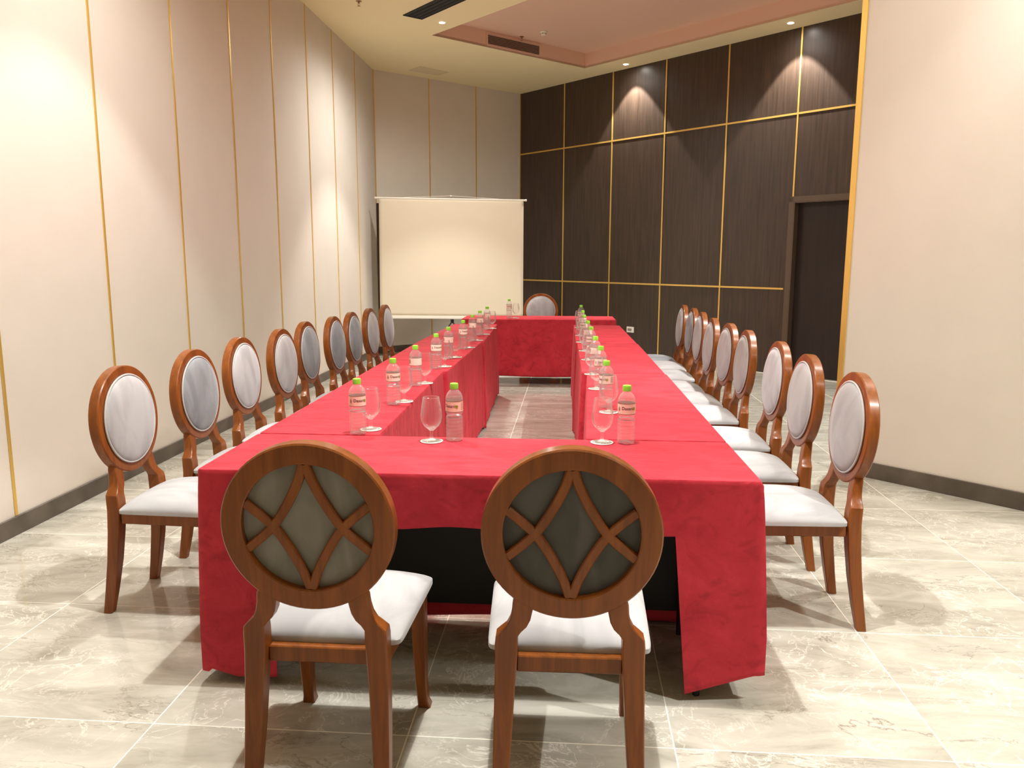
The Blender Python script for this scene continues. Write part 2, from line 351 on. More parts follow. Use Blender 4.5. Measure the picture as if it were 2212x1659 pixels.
# ceiling with a raised tray
TA = Vector((-1.741, 10.056, 0)); TB = Vector((.138, 11.871, 0))
ta = Vector((.703, -.711, 0)); TC = TB+ta*6.6; TD = TA+ta*6.6
bm = BM()
O = [(-3.3, -5), (-3.3, 14.2), (9.5, 14.2), (9.5, -5)]; I = [(TA.x, TA.y), (TB.x, TB.y), (TC.x, TC.y), (TD.x, TD.y)]
ov = [bm.verts.new((x, y, H)) for x, y in O]; iv = [bm.verts.new((x, y, H)) for x, y in I]; it = [bm.verts.new((x, y, H+.03)) for x, y in I]; ot = [bm.verts.new((x, y, H+.03)) for x, y in O]
for k in range(4):
    j = (k+1) % 4; bm.faces.new((ov[k], ov[j], iv[j], iv[k])); bm.faces.new((ot[k], it[k], it[j], ot[j])); bm.faces.new((ov[k], ot[k], ot[j], ov[j])); bm.faces.new((iv[k], iv[j], it[j], it[k]))
struct('ceiling', bm, M['ceil'])
bm = BM()
a = [bm.verts.new((x, y, H+.001)) for x, y in I]; b = [bm.verts.new((x, y, HT)) for x, y in I]
for k in range(4): bm.faces.new((a[k], a[(k+1) % 4], b[(k+1) % 4], b[k]))
bm.faces.new(b); o = struct('ceiling_tray', bm, M['tray'])
md = o.modifiers.new('t', 'SOLIDIFY'); md.thickness = .02; md.offset = 1

# ------------------------------------------------------------------ ceiling fittings
LABEL_D = {2: 'small glowing recessed downlight beside the black slot vent', 3: 'glowing downlight over the dark panelled wall, nearer the back corner',
           4: 'glowing downlight over the dark panelled wall, nearer the door',
           0: 'recessed downlight above the near cross table', 1: 'recessed downlight above the near chairs of the left row',
           5: 'recessed downlight behind the free end of the right wall', 6: 'recessed downlight close to the cream right wall', 7: 'recessed downlight at the near end of the right wall'}
for i, (x, y, pw, sw) in enumerate(DOWN):
    ht = H
    lab = LABEL_D[i]
    t = empty('downlight', (x, y, ht), lab, 'ceiling light', group='recessed ceiling downlights')
    bm = BM(); lathe(bm, [(.034, -.001), (.036, -.006), (.046, -.006), (.048, -.001)], 32, cap0=False, cap1=False); obj('trim_ring', bm, M['white'], t, True)
    bm = BM(); lathe(bm, [(.034, -.0025), (.0335, -.004)], 32); obj('lamp_face', bm, M['lamp'], t)
    ld = bpy.data.lights.new('downlight_beam', 'SPOT'); ld.energy = pw; ld.color = LAMP_COL; ld.spot_size = CONE; ld.spot_blend = {6: .6, 2: .4, 1: .3}.get(i, .18); ld.shadow_soft_size = .022
    lo = bpy.data.objects.new('downlight_beam', ld); COL.objects.link(lo); lo.parent = t; lo.location = (0, 0, -.02)
    ls = bpy.data.lights.new('ambient_fill', 'SPOT'); ls.energy = sw; ls.color = LAMP_COL; ls.spot_size = math.radians(168); ls.spot_blend = .9; ls.shadow_soft_size = .2  # wide soft spot added as ambient fill, larger than the fitting
    lo = bpy.data.objects.new('ambient_fill', ls); COL.objects.link(lo); lo.parent = t; lo.location = (0, 0, -.02)
# black slot vent
e1 = Vector((-1.921, 9.222, 0)); e2 = Vector((-1.736, 9.389, 0)); wv = (e2-e1); ang = math.atan2(wv.y, wv.x)-PI/2
t = empty('slot_vent', ((e1.x+e2.x)/2, (e1.y+e2.y)/2, H), 'long black slot vent in the yellow ceiling beside a downlight', 'ceiling vent', ang)
bm = BM(); ww = wv.length; box(bm, (0, -ww/2, -.004), (1.6, ww/2, -.0005)); obj('backing', bm, M['slot'], t)
bm = BM(); f = .008
for a, b in (((0, -ww/2, -.009), (1.6, -ww/2+f, -.0045)), ((0, ww/2-f, -.009), (1.6, ww/2, -.0045)), ((0, -ww/2+f, -.009), (f, ww/2-f, -.0045)), ((1.6-f, -ww/2+f, -.009), (1.6, ww/2-f, -.0045))): box(bm, a, b)
obj('vent_frame', bm, M['slot'], t)
for k in range(3):
    bm = BM(); y = -ww/2+ww*(k+1)/4; box(bm, (f, y-.004, -.009), (1.6-f, y+.004, -.0045)); obj('slat', bm, M['slot'], t)
# access hatch
P = [(-2.406, 11.835), (-2.178, 11.598), (-1.823, 11.987), (-2.033, 12.182)]
t = empty('access_hatch', (-2.11, 11.90, H), 'pale square access hatch flush in the ceiling by the back wall', 'ceiling hatch')
bm = BM(); v = [bm.verts.new((x+2.11, y-11.90, -.003)) for x, y in P]; v2 = [bm.verts.new((x+2.11, y-11.90, -.0005)) for x, y in P]
bm.faces.new(v); bm.faces.new(v2)
for k in range(4): bm.faces.new((v[k], v[(k+1) % 4], v2[(k+1) % 4], v2[k]))
obj('hatch_panel', bm, simple('hatch_paint', (.78, .70, .46), .8), t)
# air grille on the tray's far face
tdir = (TB-TA).normalized(); tang = math.atan2(tdir.y, tdir.x)
t = empty('air_grille', (TA.x, TA.y, 0), 'pink-framed air conditioning grille in the side of the ceiling recess', 'air grille', tang)
bm = BM(); gx0, gx1, gz0, gz1 = .83, 1.762, 4.118, 4.279
for a, b in (((gx0, -.012, gz0), (gx1, -.001, gz0+.022)), ((gx0, -.012, gz1-.022), (gx1, -.001, gz1)), ((gx0, -.012, gz0+.022), (gx0+.025, -.001, gz1-.022)), ((gx1-.025, -.012, gz0+.022), (gx1, -.001, gz1-.022))): box(bm, a, b)
obj('grille_frame', bm, M['tray'], t)
bm = BM(); box(bm, (gx0+.025, -.003, gz0+.022), (gx1-.025, -.001, gz1-.022)); obj('grille_backing', bm, M['slot'], t)
for k in range(7):
    z = gz0+.022+(gz1-gz0-.044)*(k+.5)/7; bm = BM()
    loft(bm, [[(x, -.011, z-.003), (x, -.004, z+.001), (x, -.004, z+.004), (x, -.011, z)] for x in (gx0+.026, gx1-.026)]); obj('louvre', bm, M['tray'], t)
# smoke detector
t = empty('smoke_detector', (-.413, 10.727, HT), 'white round smoke detector on the pink recessed ceiling', 'smoke detector')
bm = BM(); lathe(bm, [(.05, -.001), (.052, -.008), (.05, -.014), (.04, -.016)], 32); obj('mount', bm, M['white'], t, True)
bm = BM(); lathe(bm, [(.038, -.0165), (.038, -.026), (.036, -.04), (.026, -.047), (.008, -.049)], 32); obj('sensor_head', bm, M['white'], t, True)
for k in range(6):
    a = k*PI/3+.3; bm = BM(); box(bm, (.0352, -.008, -.036), (.0392, .008, -.028)); bmesh.ops.rotate(bm, verts=bm.verts, matrix=Matrix.Rotation(a, 3, 'Z')); obj('air_slot', bm, M['socket_dark'], t)
def sprinkler(x, y, z, lab):
    t = empty('fire_sprinkler', (x, y, z), lab, 'sprinkler')
    bm = BM(); lathe(bm, [(.03, -.001), (.031, -.004), (.02, -.006), (.009, -.009)], 24); obj('escutcheon', bm, M['brass'], t, True)
    bm = BM(); lathe(bm, [(.0085, -.0092), (.0085, -.022), (.004, -.024)], 16); obj('nozzle', bm, M['brass'], t, True)
    bm = BM(); tube(bm, [(-.007, 0, -.02), (-.012, 0, -.032), (0, 0, -.046), (.012, 0, -.032), (.007, 0, -.02)], .002, 6); obj('yoke', bm, M['brass'], t, True)
    bm = BM(); lathe(bm, [(.016, -.0475), (.017, -.049)], 20); obj('deflector', bm, M['brass'], t, True)
sprinkler(-.705, 10.944, HT, 'small brass sprinkler hanging in the ceiling recess above the air grille')
sprinkler(-2.284, 8.72, H, 'small sprinkler head in the yellow ceiling near the left wall')

# socket on the dark wall
t = empty('wall_socket', tuple(BR+ddir*2.52+Vector((0, 0, .39))), 'white power socket low on the dark panelled wall', 'socket', dang)
bm = BM(); box(bm, (-.068, -.012, -.042), (.068, -.001, .042)); bevel(bm, .003); obj('face_plate', bm, M['white'], t)
for k in range(3):
    bm = BM(); x = (k-1)*.026-.008; box(bm, (x-.009, -.0145, -.018), (x+.009, -.0125, .018)); obj('outlet_insert', bm, M['socket_dark'], t)

# ------------------------------------------------------------------ projection screen on a stand
S0 = Vector((-2.762, 11.18, 0)); S1 = Vector((-.667, 11.42, 0)); sv = S1-S0; SL = sv.length; SANG = math.atan2(sv.y, sv.x)
t = empty('projection_screen', tuple(S0), 'large white projection screen hung on a stand in front of the back wall', 'projection screen', SANG)
def sz(s, top): return (2.259-.0115*s) if top else (.592-.009*s)
bm = BM(); tube(bm, [(0, 0, sz(0, 1)), (SL, 0, sz(SL, 1))], .013, 16); obj('top_bar', bm, M['white'], t, True)
for s in (0, SL):
    bm = BM(); tube(bm, [(s-.012, 0, sz(s, 1)), (s+.012, 0, sz(s, 1))], .016, 16); obj('bar_cap', bm, M['white'], t, True)
bm = BM(); NX, NZ = 40, 36; s0, s1 = .045, SL-.032; rows = []
for k in range(NZ+1):
    v = k/NZ; row = []
    for i in range(NX+1):
        u = i/NX; s = s0+(s1-s0)*u+(.0 if u > .5 else -.012*v*(1-u)*1.5)
        z = sz(s, 1)*(1-v)+(sz(s, 0)+.02)*v
        y = -.004+.006*math.sin(v*PI)*math.sin(7*v+1.3*u)*(.4+.6*math.sin(PI*u))
        row.append(bm.verts.new((s, y, z)))
    rows.append(row)
for a, b in zip(rows, rows[1:]):
    for i in range(NX): bm.faces.new((a[i], a[i+1], b[i+1], b[i]))
o = obj('screen_fabric', bm, M['screen'], t, 'all'); md = o.modifiers.new('t', 'SOLIDIFY'); md.thickness = .0012
bm = BM(); box(bm, (.0, -.016, -.024), (SL+.0, .016, .024)); bevel(bm, .008, 3)
for v in bm.verts: v.co.z += sz(v.co.x, 0)
obj('bottom_bar', bm, M['white'], t, True)
bm = BM(); lp = [(0.0, 2.19), (.07, 2.19), (.085, .62), (.0, .62)]
loft(bm, [[(x, .045, z) for x, z in lp], [(x, .05, z) for x, z in lp]]); o = obj('black_backing', bm, M['black'], t)
bm = BM(); c = SL/2; tube(bm, [(.38, 0, sz(.38, 1)+.012), (c, .012, sz(c, 1)+.046), (SL-.38, 0, sz(SL-.38, 1)+.012)], .003, 6); obj('hanging_cord', bm, M['white'], t)
bm = BM(); tube(bm, [(c, .05, .3), (c, .05, 2.24), (c, .03, 2.285), (c, .012, 2.292)], .011, 12); obj('stand_pole', bm, M['white'], t, True)
bm = BM(); lathe(bm, [(.022, .50), (.024, .53), (.024, .57), (.014, .60)], 16, c=(c, .05, 0)); obj('stand_collar', bm, M['metal'], t, True)
for k in range(3):
    a = k*2*PI/3+PI/2; d = Vector((math.cos(a), math.sin(a), 0)); r_ = .27 if k == 0 else .42
    bm = BM(); tube(bm, [Vector((c, .05, .50))+d*.02, Vector((c, .05, .008))+d*r_], .009, 10); obj('leg', bm, M['metal'], t, True)

# ------------------------------------------------------------------ tablecloths
def cloth(name, corners, label, hem, flare=.03, wave=.006, group=None, step=None, seed=1, z0=.75, wl=.23, flush=(), sf=(1, 1, 1, 1)):
    """corners counter-clockwise from front-left; hem(side, f) gives hem height; one sheet with rounded edges"""
    rnd = random.Random(seed); C = [Vector((x, y, 0)) for x, y in corners]; cen = sum(C, Vector())/4
    NORM = []
    for k in range(4):
        d = (C[(k+1) % 4]-C[k]).normalized(); NORM.append(Vector((d.y, -d.x, 0)))
    per = []
    for k in range(4):
        a, b = C[k], C[(k+1) % 4]; L = (b-a).length; d = (b-a)/L; n = Vector((d.y, -d.x, 0)); r = .014
        fs = [r/L+(1-2*r/L)*i/max(4, int(L/.022)) for i in range(max(4, int(L/.022))+1)]
        if step and k == 0: fs = sorted(set(fs+[q for t_ in step for q in (t_/L-.0008, t_/L+.0008)]))
        for f in fs: per.append((a+d*(f*L), n, k, f, L))
        pn = C[(k+2) % 4]-b; pn.normalize(); n2 = Vector((pn.y, -pn.x, 0))
        for q in (.25, .5, .75):
            nn = (n*(1-q)+n2*q).normalized(); cc = b-n*r-n2*r
            per.append((cc+nn*r, nn, k, 1.0, L))
    ph = [rnd.uniform(0, 6.28) for _ in range(12)]
    Z = [0, .0015, .006, .016, .03, .06, .11, .17, .24, .32, .41, .5, .6, .7, .8, .9, .97, 1.0]
    rings = []
    for zi, q in enumerate(Z):
        ring = []
        for (p, n, k, f, L) in per:
            hz = hem(k, f*L, L); s = f*L
            if zi == 0: ring.append(p-n*.010+Vector((0, 0, z0))); continue
            if zi == 1: ring.append(p-n*.003+Vector((0, 0, z0-.0018))); continue
            if zi == 2: ring.append(p+Vector((0, 0, z0-.007))); continue
            qq = q if zi < 5 else q
            qn = (q-.02)/.98; z = (z0-.032)+(hz-(z0-.032))*qn if zi > 4 else z0-[0, 0, .007, .018, .032][zi]
            e = min(s, L-s); ef = math.exp(-(e/.10)**2)
            wv_ = wave*(math.sin(2*PI*s/wl+ph[k])+.45*math.sin(2*PI*s/(wl*.47)+ph[k+4])+.15*math.sin(2*PI*s/(wl*.23)+ph[k+8]))
            grow = min(1, qq*1.25)**.8
            d_ = flare*grow*(.45+.75*ef)+wv_*grow*(1-.7*ef)
            if zi <= 4: d_ *= .5
            if step and k == 0:
                if s < step[0] or s > step[1]: d_ += .006
                for s_, dr, am in ((1.47, -.5, .011), (1.35, .6, .008), (.80, .45, .009), (.62, -.3, .008), (.15, .25, .006), (1.02, .2, .006)):
                    d_ += am*math.exp(-((s-s_-dr*q*.45)/.022)**2)*math.exp(-(q/.55)**2)*min(1, q/.06)
            dv = n*max(d_*sf[k], -.004)
            if step and k == 0 and s > step[1]: dv += Vector((.045*q*(1-(s-step[1])/(L-step[1])), 0, 0))
            for kk in flush:
                m_ = NORM[kk]; q_ = dv.dot(m_)
                dv = dv-m_*q_
            ring.append(Vector((p.x, p.y, z))+dv)
        rings.append(ring)
    bm = BM(); R = loft(bm, rings, True, False)
    # top as a fine grid so the velvet can dip slightly
    bm.faces.new(R[0])
    bmesh.ops.recalc_face_normals(bm, faces=bm.faces[:])
    o = obj(name, bm, M['cloth'], None, True)
    md = o.modifiers.new('t', 'SOLIDIFY'); md.thickness = .0022; md.offset = -1
    return tag(o, label, 'tablecloth', group)
def even(lo=.012, amp=.006, f=9):
    return lambda k, s, L: lo+amp*math.sin(f*s+k)
FA, FB = .24, 1.552
def front_hem(k, s, L):
    if k == 0:
        if s < FA: return .055-.028*min(1, s/.10) + .02*max(0, (s-.1))
        if s > FB: return .028+.072*((s-FB)/(L-FB))
        return .566-.006*math.sin(s*5)+.004*math.sin(17*s)
    if k == 1: return .12-.06*min(1, s/.3)
    if k == 2: return .022+.006*math.sin(9*s)
    return .04
G_ = 'red velvet tablecloths of the conference table'
cloth('tablecloth', [(-1.213, 2.42), (.600, 2.427), (.592, 2.962), (-1.222, 2.955)], 'red velvet cloth over the nearest cross table, open at the front with hanging end flaps', front_hem, step=(FA, FB), wave=.0035, group=G_, seed=3, flush=(2,), sf=(1, .45, 1, .8))
SIDE = [
 ([(-1.222, 2.965), (-.741, 2.967), (-.775, 4.72), (-1.243, 4.72)], 'red velvet cloth on the near table of the left row'),
 ([(-1.243, 4.735), (-.750, 4.735), (-.735, 6.49), (-1.262, 6.49)], 'red velvet cloth on the middle table of the left row'),
 ([(-1.262, 6.505), (-.722, 6.505), (-.770, 8.20), (-1.225, 8.20)], 'red velvet cloth on the far table of the left row'),
 ([(.060, 2.972), (.592, 2.972), (.572, 4.74), (.096, 4.74)], 'red velvet cloth on the near table of the right row'),
 ([(.066, 4.755), (.566, 4.755), (.540, 6.43), (.048, 6.43)], 'red velvet cloth on the middle table of the right row'),
 ([(.038, 6.445), (.534, 6.445), (.495, 8.20), (.022, 8.20)], 'red velvet cloth on the far table of the right row'),
]
for i, (c, lab) in enumerate(SIDE):
    cloth('tablecloth', c, lab, even(.022, .010, 7+i), flare=.016, wave=.0034, group=G_, seed=10+i, wl=.2, flush=(0, 2), sf=(1, .6, 1, 1) if i > 2 else (1, 1, 1, .6))
cloth('tablecloth', [(-1.245, 8.90), (.500, 8.93), (.488, 9.50), (-1.250, 9.46)], 'red velvet cloth over the head table standing across the far end', even(.10, .006, 5), flare=.02, wave=.002, group=G_, seed=30)

# the folding table seen dark under the open front of the near cloth
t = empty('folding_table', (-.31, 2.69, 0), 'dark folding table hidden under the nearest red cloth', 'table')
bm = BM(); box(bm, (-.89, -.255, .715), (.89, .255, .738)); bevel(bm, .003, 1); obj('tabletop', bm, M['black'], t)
bm = BM(); box(bm, (-.88, .235, .085), (.88, .247, .714)); obj('shade_panel', bm, M['black'], t)  # black board added to hold the space under the cloth in deep shade
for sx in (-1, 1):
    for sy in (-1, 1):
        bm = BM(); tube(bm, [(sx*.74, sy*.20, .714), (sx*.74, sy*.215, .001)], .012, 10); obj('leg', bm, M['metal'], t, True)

# ------------------------------------------------------------------ chairs
def ell(rx, rz, n): return [(rx*math.cos(2*PI*i/n), rz*math.sin(2*PI*i/n)) for i in range(n)]
RX, RZ, RC = .2205, .2195, Vector((0, -.264, .771)); TILT = math.radians(4)
RMAT = Matrix.Translation(RC) @ Matrix.Rotation(TILT, 4, 'X')
def put(bm): bmesh.ops.transform(bm, matrix=RMAT, verts=bm.verts); return bm
def leg_loft(bm, secs):
    loft(bm, [[(x+px, y+py, z) for px, py in rrect(w_, d_, .0035, 1)] for x, y, z, w_, d_ in secs])
def chair_parts(t):
    for s in (-1, 1):
        bm = BM()   # rear leg flowing up into the round back
        leg_loft(bm, [(s*.176, -.286, .001, .034, .036), (s*.173, -.268, .10, .040, .042), (s*.168, -.250, .22, .046, .047), (s*.164, -.238, .34, .051, .050), (s*.160, -.233, .43, .056, .052), (s*.1595, -.235, .474, .057, .051), (s*.1585, -.237, .494, .055, .049),
                      (s*.148, -.2395, .507, .052, .044), (s*.134, -.2425, .521, .051, .041), (s*.1245, -.246, .541, .051, .039), (s*.1195, -.2495, .565, .051, .037), (s*.1165, -.2525, .590, .053, .035), (s*.111, -.2545, .612, .047, .033)])
        obj('leg', bm, M['chair_wood'], t, True)
    for s in (-1, 1):
        bm = BM()
        leg_loft(bm, [(s*.190, .230, .001, .040, .042), (s*.187, .217, .03, .034, .035), (s*.185, .203, .10, .036, .037), (s*.184, .192, .22, .041, .042), (s*.183, .188, .34, .045, .046), (s*.182, .188, .427, .047, .047)])
        obj('leg', bm, M['chair_wood'], t, True)
    bm = BM()
    box(bm, (-.134, -.229, .384), (.134, -.186, .4282)); box(bm, (-.158, .176, .378), (.158, .200, .427))
    for s in (-1, 1):
        v = box(bm, (s*.158, -.206, .378), (s*.180, .164, .427))
        for q in v:
            if q.co.y > 0: q.co.x += s*.018
    bevel(bm, .003, 1)
    obj('seat_frame', bm, M['chair_wood'], t)
    # round back frame
    bm = BM(); n = 72; prof = [(-.053, -.018), (-.050, -.021), (-.004, -.021), (0, -.017), (0, .0165), (-.0035, .0205), (-.020, .0215), (-.048, .0195), (-.053, .013)]
    rings = []
    for i in range(n):
        a = 2*PI*i/n; rings.append([((RX+p)*math.cos(a), y, (RZ+p)*math.sin(a)) for p, y in prof])
    R = [[bm.verts.new(p) for p in r] for r in rings]; m_ = len(prof)
    for i in range(n):
        for k in range(m_): bm.faces.new((R[i][k], R[(i+1) % n][k], R[(i+1) % n][(k+1) % m_], R[i][(k+1) % m_]))
    put(bm); obj('back_frame', bm, M['chair_wood'], t, True)
    # lattice
    bm = BM(); ix, iz = RX-.052, RZ-.052
    pts = [(.02, .985), (.09, .76), (.20, .52), (.34, .27), (.50, .03), (.68, -.15), (.93, -.36)]
    def interp(u):
        x = u*(len(pts)-1); i = min(int(x), len(pts)-2); f = x-i
        P0 = pts[max(i-1, 0)]; P1 = pts[i]; P2 = pts[i+1]; P3 = pts[min(i+2, len(pts)-1)]
        return tuple(.5*((2*b)+(c-a)*f+(2*a-5*b+4*c-d)*f*f+(-a+3*b-3*c+d)*f**3) for a, b, c, d in zip(P0, P1, P2, P3))
    for qi, (sx, szz) in enumerate(((1, 1), (-1, 1), (1, -1), (-1, -1))):
        line = [Vector((sx*interp(k/22)[0]*ix, 0, szz*interp(k/22)[1]*iz)) for k in range(23)]
        rr = []
        for k, p in enumerate(line):
            d = (line[min(k+1, 22)]-line[max(k-1, 0)]).normalized(); nn = Vector((-d.z, 0, d.x)); e = .0003*qi
            hw = .0118
            rr.append([p+nn*hw+Vector((0, -.0135+e, 0)), p+nn*(hw-.003)+Vector((0, -.017+e, 0)), p-nn*(hw-.003)+Vector((0, -.017+e, 0)), p-nn*hw+Vector((0, -.0135+e, 0)), p-nn*hw+Vector((0, -.003-e, 0)), p+nn*hw+Vector((0, -.003-e, 0))])
        loft(bm, rr)
    put(bm); obj('back_lattice', bm, M['chair_wood'], t, True)
    # fabric panel at the rear, pad and piping at the front
    bm = BM(); lay = [(1, 0), (.8, .003), (.45, .005)]
    R = [[bm.verts.new((x*k, -.001+y, z*k)) for x, z in ell(ix+.0015, iz+.0015, 48)] for k, y in ((1, 0), (.7, -.0012), (.3, -.0015))]
    for a, b in zip(R, R[1:]):
        for i in range(48): bm.faces.new((a[i], a[(i+1) % 48], b[(i+1) % 48], b[i]))
    bm.faces.new(R[-1]); put(bm); o = obj('back_panel', bm, M['back_dark'], t, 'all')
    bm = BM(); R = []
    for k in (1.0, .985, .95, .88, .78, .62, .42, .2):
        y = .024+.028*math.sqrt(max(0, 1-k**2.6))
        R.append([bm.verts.new((x*k, y, z*k)) for x, z in ell(ix+.010, iz+.010, 48)])
    base = [bm.verts.new((x, .0215, z)) for x, z in ell(ix+.010, iz+.010, 48)]
    for a, b in zip([base]+R, R):
        for i in range(48): bm.faces.new((a[i], a[(i+1) % 48], b[(i+1) % 48], b[i]))
    bm.faces.new(R[-1]); bm.faces.new(base); put(bm); pad = obj('back_cushion', bm, M['velvet'], t, 'all')
    bm = BM(); n = 56; rr = []
    for i in range(n):
        a = 2*PI*i/n; rr.append([((ix+.0135+.0040*math.cos(b))*math.cos(a), .0255+.0040*math.sin(b), (iz+.0135+.0040*math.cos(b))*math.sin(a)) for b in [2*PI*k/8 for k in range(8)]])
    R = [[bm.verts.new(p) for p in r] for r in rr]
    for i in range(n):
        for k in range(8): bm.faces.new((R[i][k], R[(i+1) % n][k], R[(i+1) % n][(k+1) % 8], R[i][(k+1) % 8]))
    put(bm); obj('piping', bm, M['pipe'], pad, 'all')
    # seat cushion: thin square edge, domed top
    bm = BM(); N_ = 24; top = []; bot = []
    def outline(u, v):
        # superellipse square -> trapezoid
        x, y = u, v; k = max(abs(u), abs(v)); 
        if k > 0:
            pn = (abs(u)**18+abs(v)**18)**(1/18); x, y = u*k/pn, v*k/pn
        hw = .211+.016*(y+1)/2
        return x*hw, (-.2045 if y < 0 else .226)*abs(y)
    for j in range(N_+1):
        rt_, rb_ = [], []
        for i in range(N_+1):
            u = math.sin((i/N_*2-1)*PI/2); v = math.sin((j/N_*2-1)*PI/2)
            X, Y = outline(u, v); k = max(abs(u), abs(v))
            h = .441+.058*(max(0, (1-abs(u)**2.6)*(1-abs(v)**2.6)))**.55
            rt_.append(bm.verts.new((X, Y, h))); rb_.append(bm.verts.new((X, Y, .4285)))
        top.append(rt_); bot.append(rb_)
    for j in range(N_):
        for i in range(N_):
            bm.faces.new((top[j][i], top[j][i+1], top[j+1][i+1], top[j+1][i])); bm.faces.new((bot[j][i], bot[j+1][i], bot[j+1][i+1], bot[j][i+1]))
    for i in range(N_):
        for T_, B_ in ((top[0], bot[0]), (top[-1], bot[-1])): bm.faces.new((T_[i], T_[i+1], B_[i+1], B_[i]))
        bm.faces.new((top[i][0], top[i+1][0], bot[i+1][0], bot[i][0])); bm.faces.new((top[i][-1], top[i+1][-1], bot[i+1][-1], bot[i][-1]))
    obj('seat_cushion', bm, M['velvet_pale'], t, True)
ORD = ['nearest', 'second', 'third', 'fourth', 'fifth', 'middle', 'sixth', 'seventh', 'eighth', 'ninth']
def nth(i, n): return 'nearest' if i == 0 else 'farthest' if i == n-1 else ['', 'second', 'third', 'fourth', 'fifth', 'sixth', 'seventh', 'eighth'][i]
def copy_tree(o, parent=None):
    c = o.copy(); COL.objects.link(c)
    if parent: c.parent = parent
    for ch in list(o.children): copy_tree(ch, c)
    return c
VAR = {}
def recolour(o, m):
    k = (o.data.name, m.name)
    if o.data.materials[0] == m: return
    if k not in VAR:
        d = o.data.copy(); d.materials[0] = m; VAR[k] = d
    o.data = VAR[k]
proto = empty('banquet_chair', (0, 0, 0), '', 'chair'); chair_parts(proto); PROTO_USED = [False]
CH = []
WORD = {'velvet': 'grey', 'velvet_blue': 'blue-grey', 'velvet_pale': 'pale grey'}
def chair(x, y, rz, back, seat, panel, label, group):
    t = copy_tree(proto); t.name = 'banquet_chair'
    t.location = (x, y, 0); t.rotation_euler = (0, 0, rz); tag(t, label, 'chair', group)
    for c in t.children:
        n = c.name.split('.')[0]
        if n == 'back_cushion': recolour(c, M[back])
        if n == 'seat_cushion': recolour(c, M[seat])
        if n == 'back_panel': recolour(c, M[panel])
    CH.append(t); return t
LEFT = [(-1.831, 3.09, 'velvet_pale', 'velvet_pale', 0), (-1.818, 3.69, 'velvet_blue', 'velvet', 0), (-1.837, 4.29, 'velvet_pale', 'velvet_pale', 0), (-1.80, 4.82, 'velvet_pale', 'velvet', 0),
        (-1.838, 5.40, 'velvet_blue', 'velvet', 0), (-1.79, 5.90, 'velvet_blue', 'velvet_blue', 0), (-1.79, 6.40, 'velvet_blue', 'velvet', 0), (-1.768, 6.90, 'velvet_pale', 'velvet_blue', 0), (-1.755, 7.44, 'velvet_pale', 'velvet_pale', 0)]
for i, (x, y, b, s, a) in enumerate(LEFT):
    chair(x+.255, y, -PI/2+math.radians(a), b, s, 'back_dark', '%s chair of the left row, with %s back cushion' % (nth(i, 9), WORD[b]), 'chairs along the left side of the table')
RIGHT = [(1.112, 3.175, 'velvet', 'velvet_pale', 0), (1.096, 3.775, 'velvet', 'velvet_pale', 0), (1.111, 4.36, 'velvet_pale', 'velvet_pale', 0), (1.087, 5.045, 'velvet', 'velvet_pale', 0),
         (1.078, 5.56, 'velvet_pale', 'velvet_pale', 3), (1.052, 6.07, 'velvet_pale', 'velvet_pale', 0), (1.074, 6.73, 'velvet_pale', 'velvet_pale', 0), (1.083, 7.27, 'velvet_blue', 'velvet_pale', 0), (1.064, 7.77, 'velvet', 'velvet_blue', 0)]
for i, (x, y, b, s, a) in enumerate(RIGHT):
    chair(x-.255, y, PI/2+math.radians(a), b, s, 'back_dark', '%s chair of the right row, with %s back cushion' % (nth(i, 9), WORD[b]), 'chairs along the right side of the table')
chair(-.645, 2.115, 0, 'velvet', 'velvet_pale', 'back_grey', 'left chair seen from behind, star lattice over taupe fabric', 'two chairs at the near end seen from behind')
chair(.003, 2.115, math.radians(1), 'velvet', 'velvet_pale', 'back_dark', 'right chair seen from behind, star lattice over charcoal fabric', 'two chairs at the near end seen from behind')
chair(-.39, 9.50-.0+.06, PI, 'velvet', 'velvet', 'back_dark', 'lone chair behind the head table, only its round back showing', 'chair at the head table').location.y = 9.80
def purge(o):
    for ch in list(o.children): purge(ch)
    bpy.data.objects.remove(o)
purge(proto)

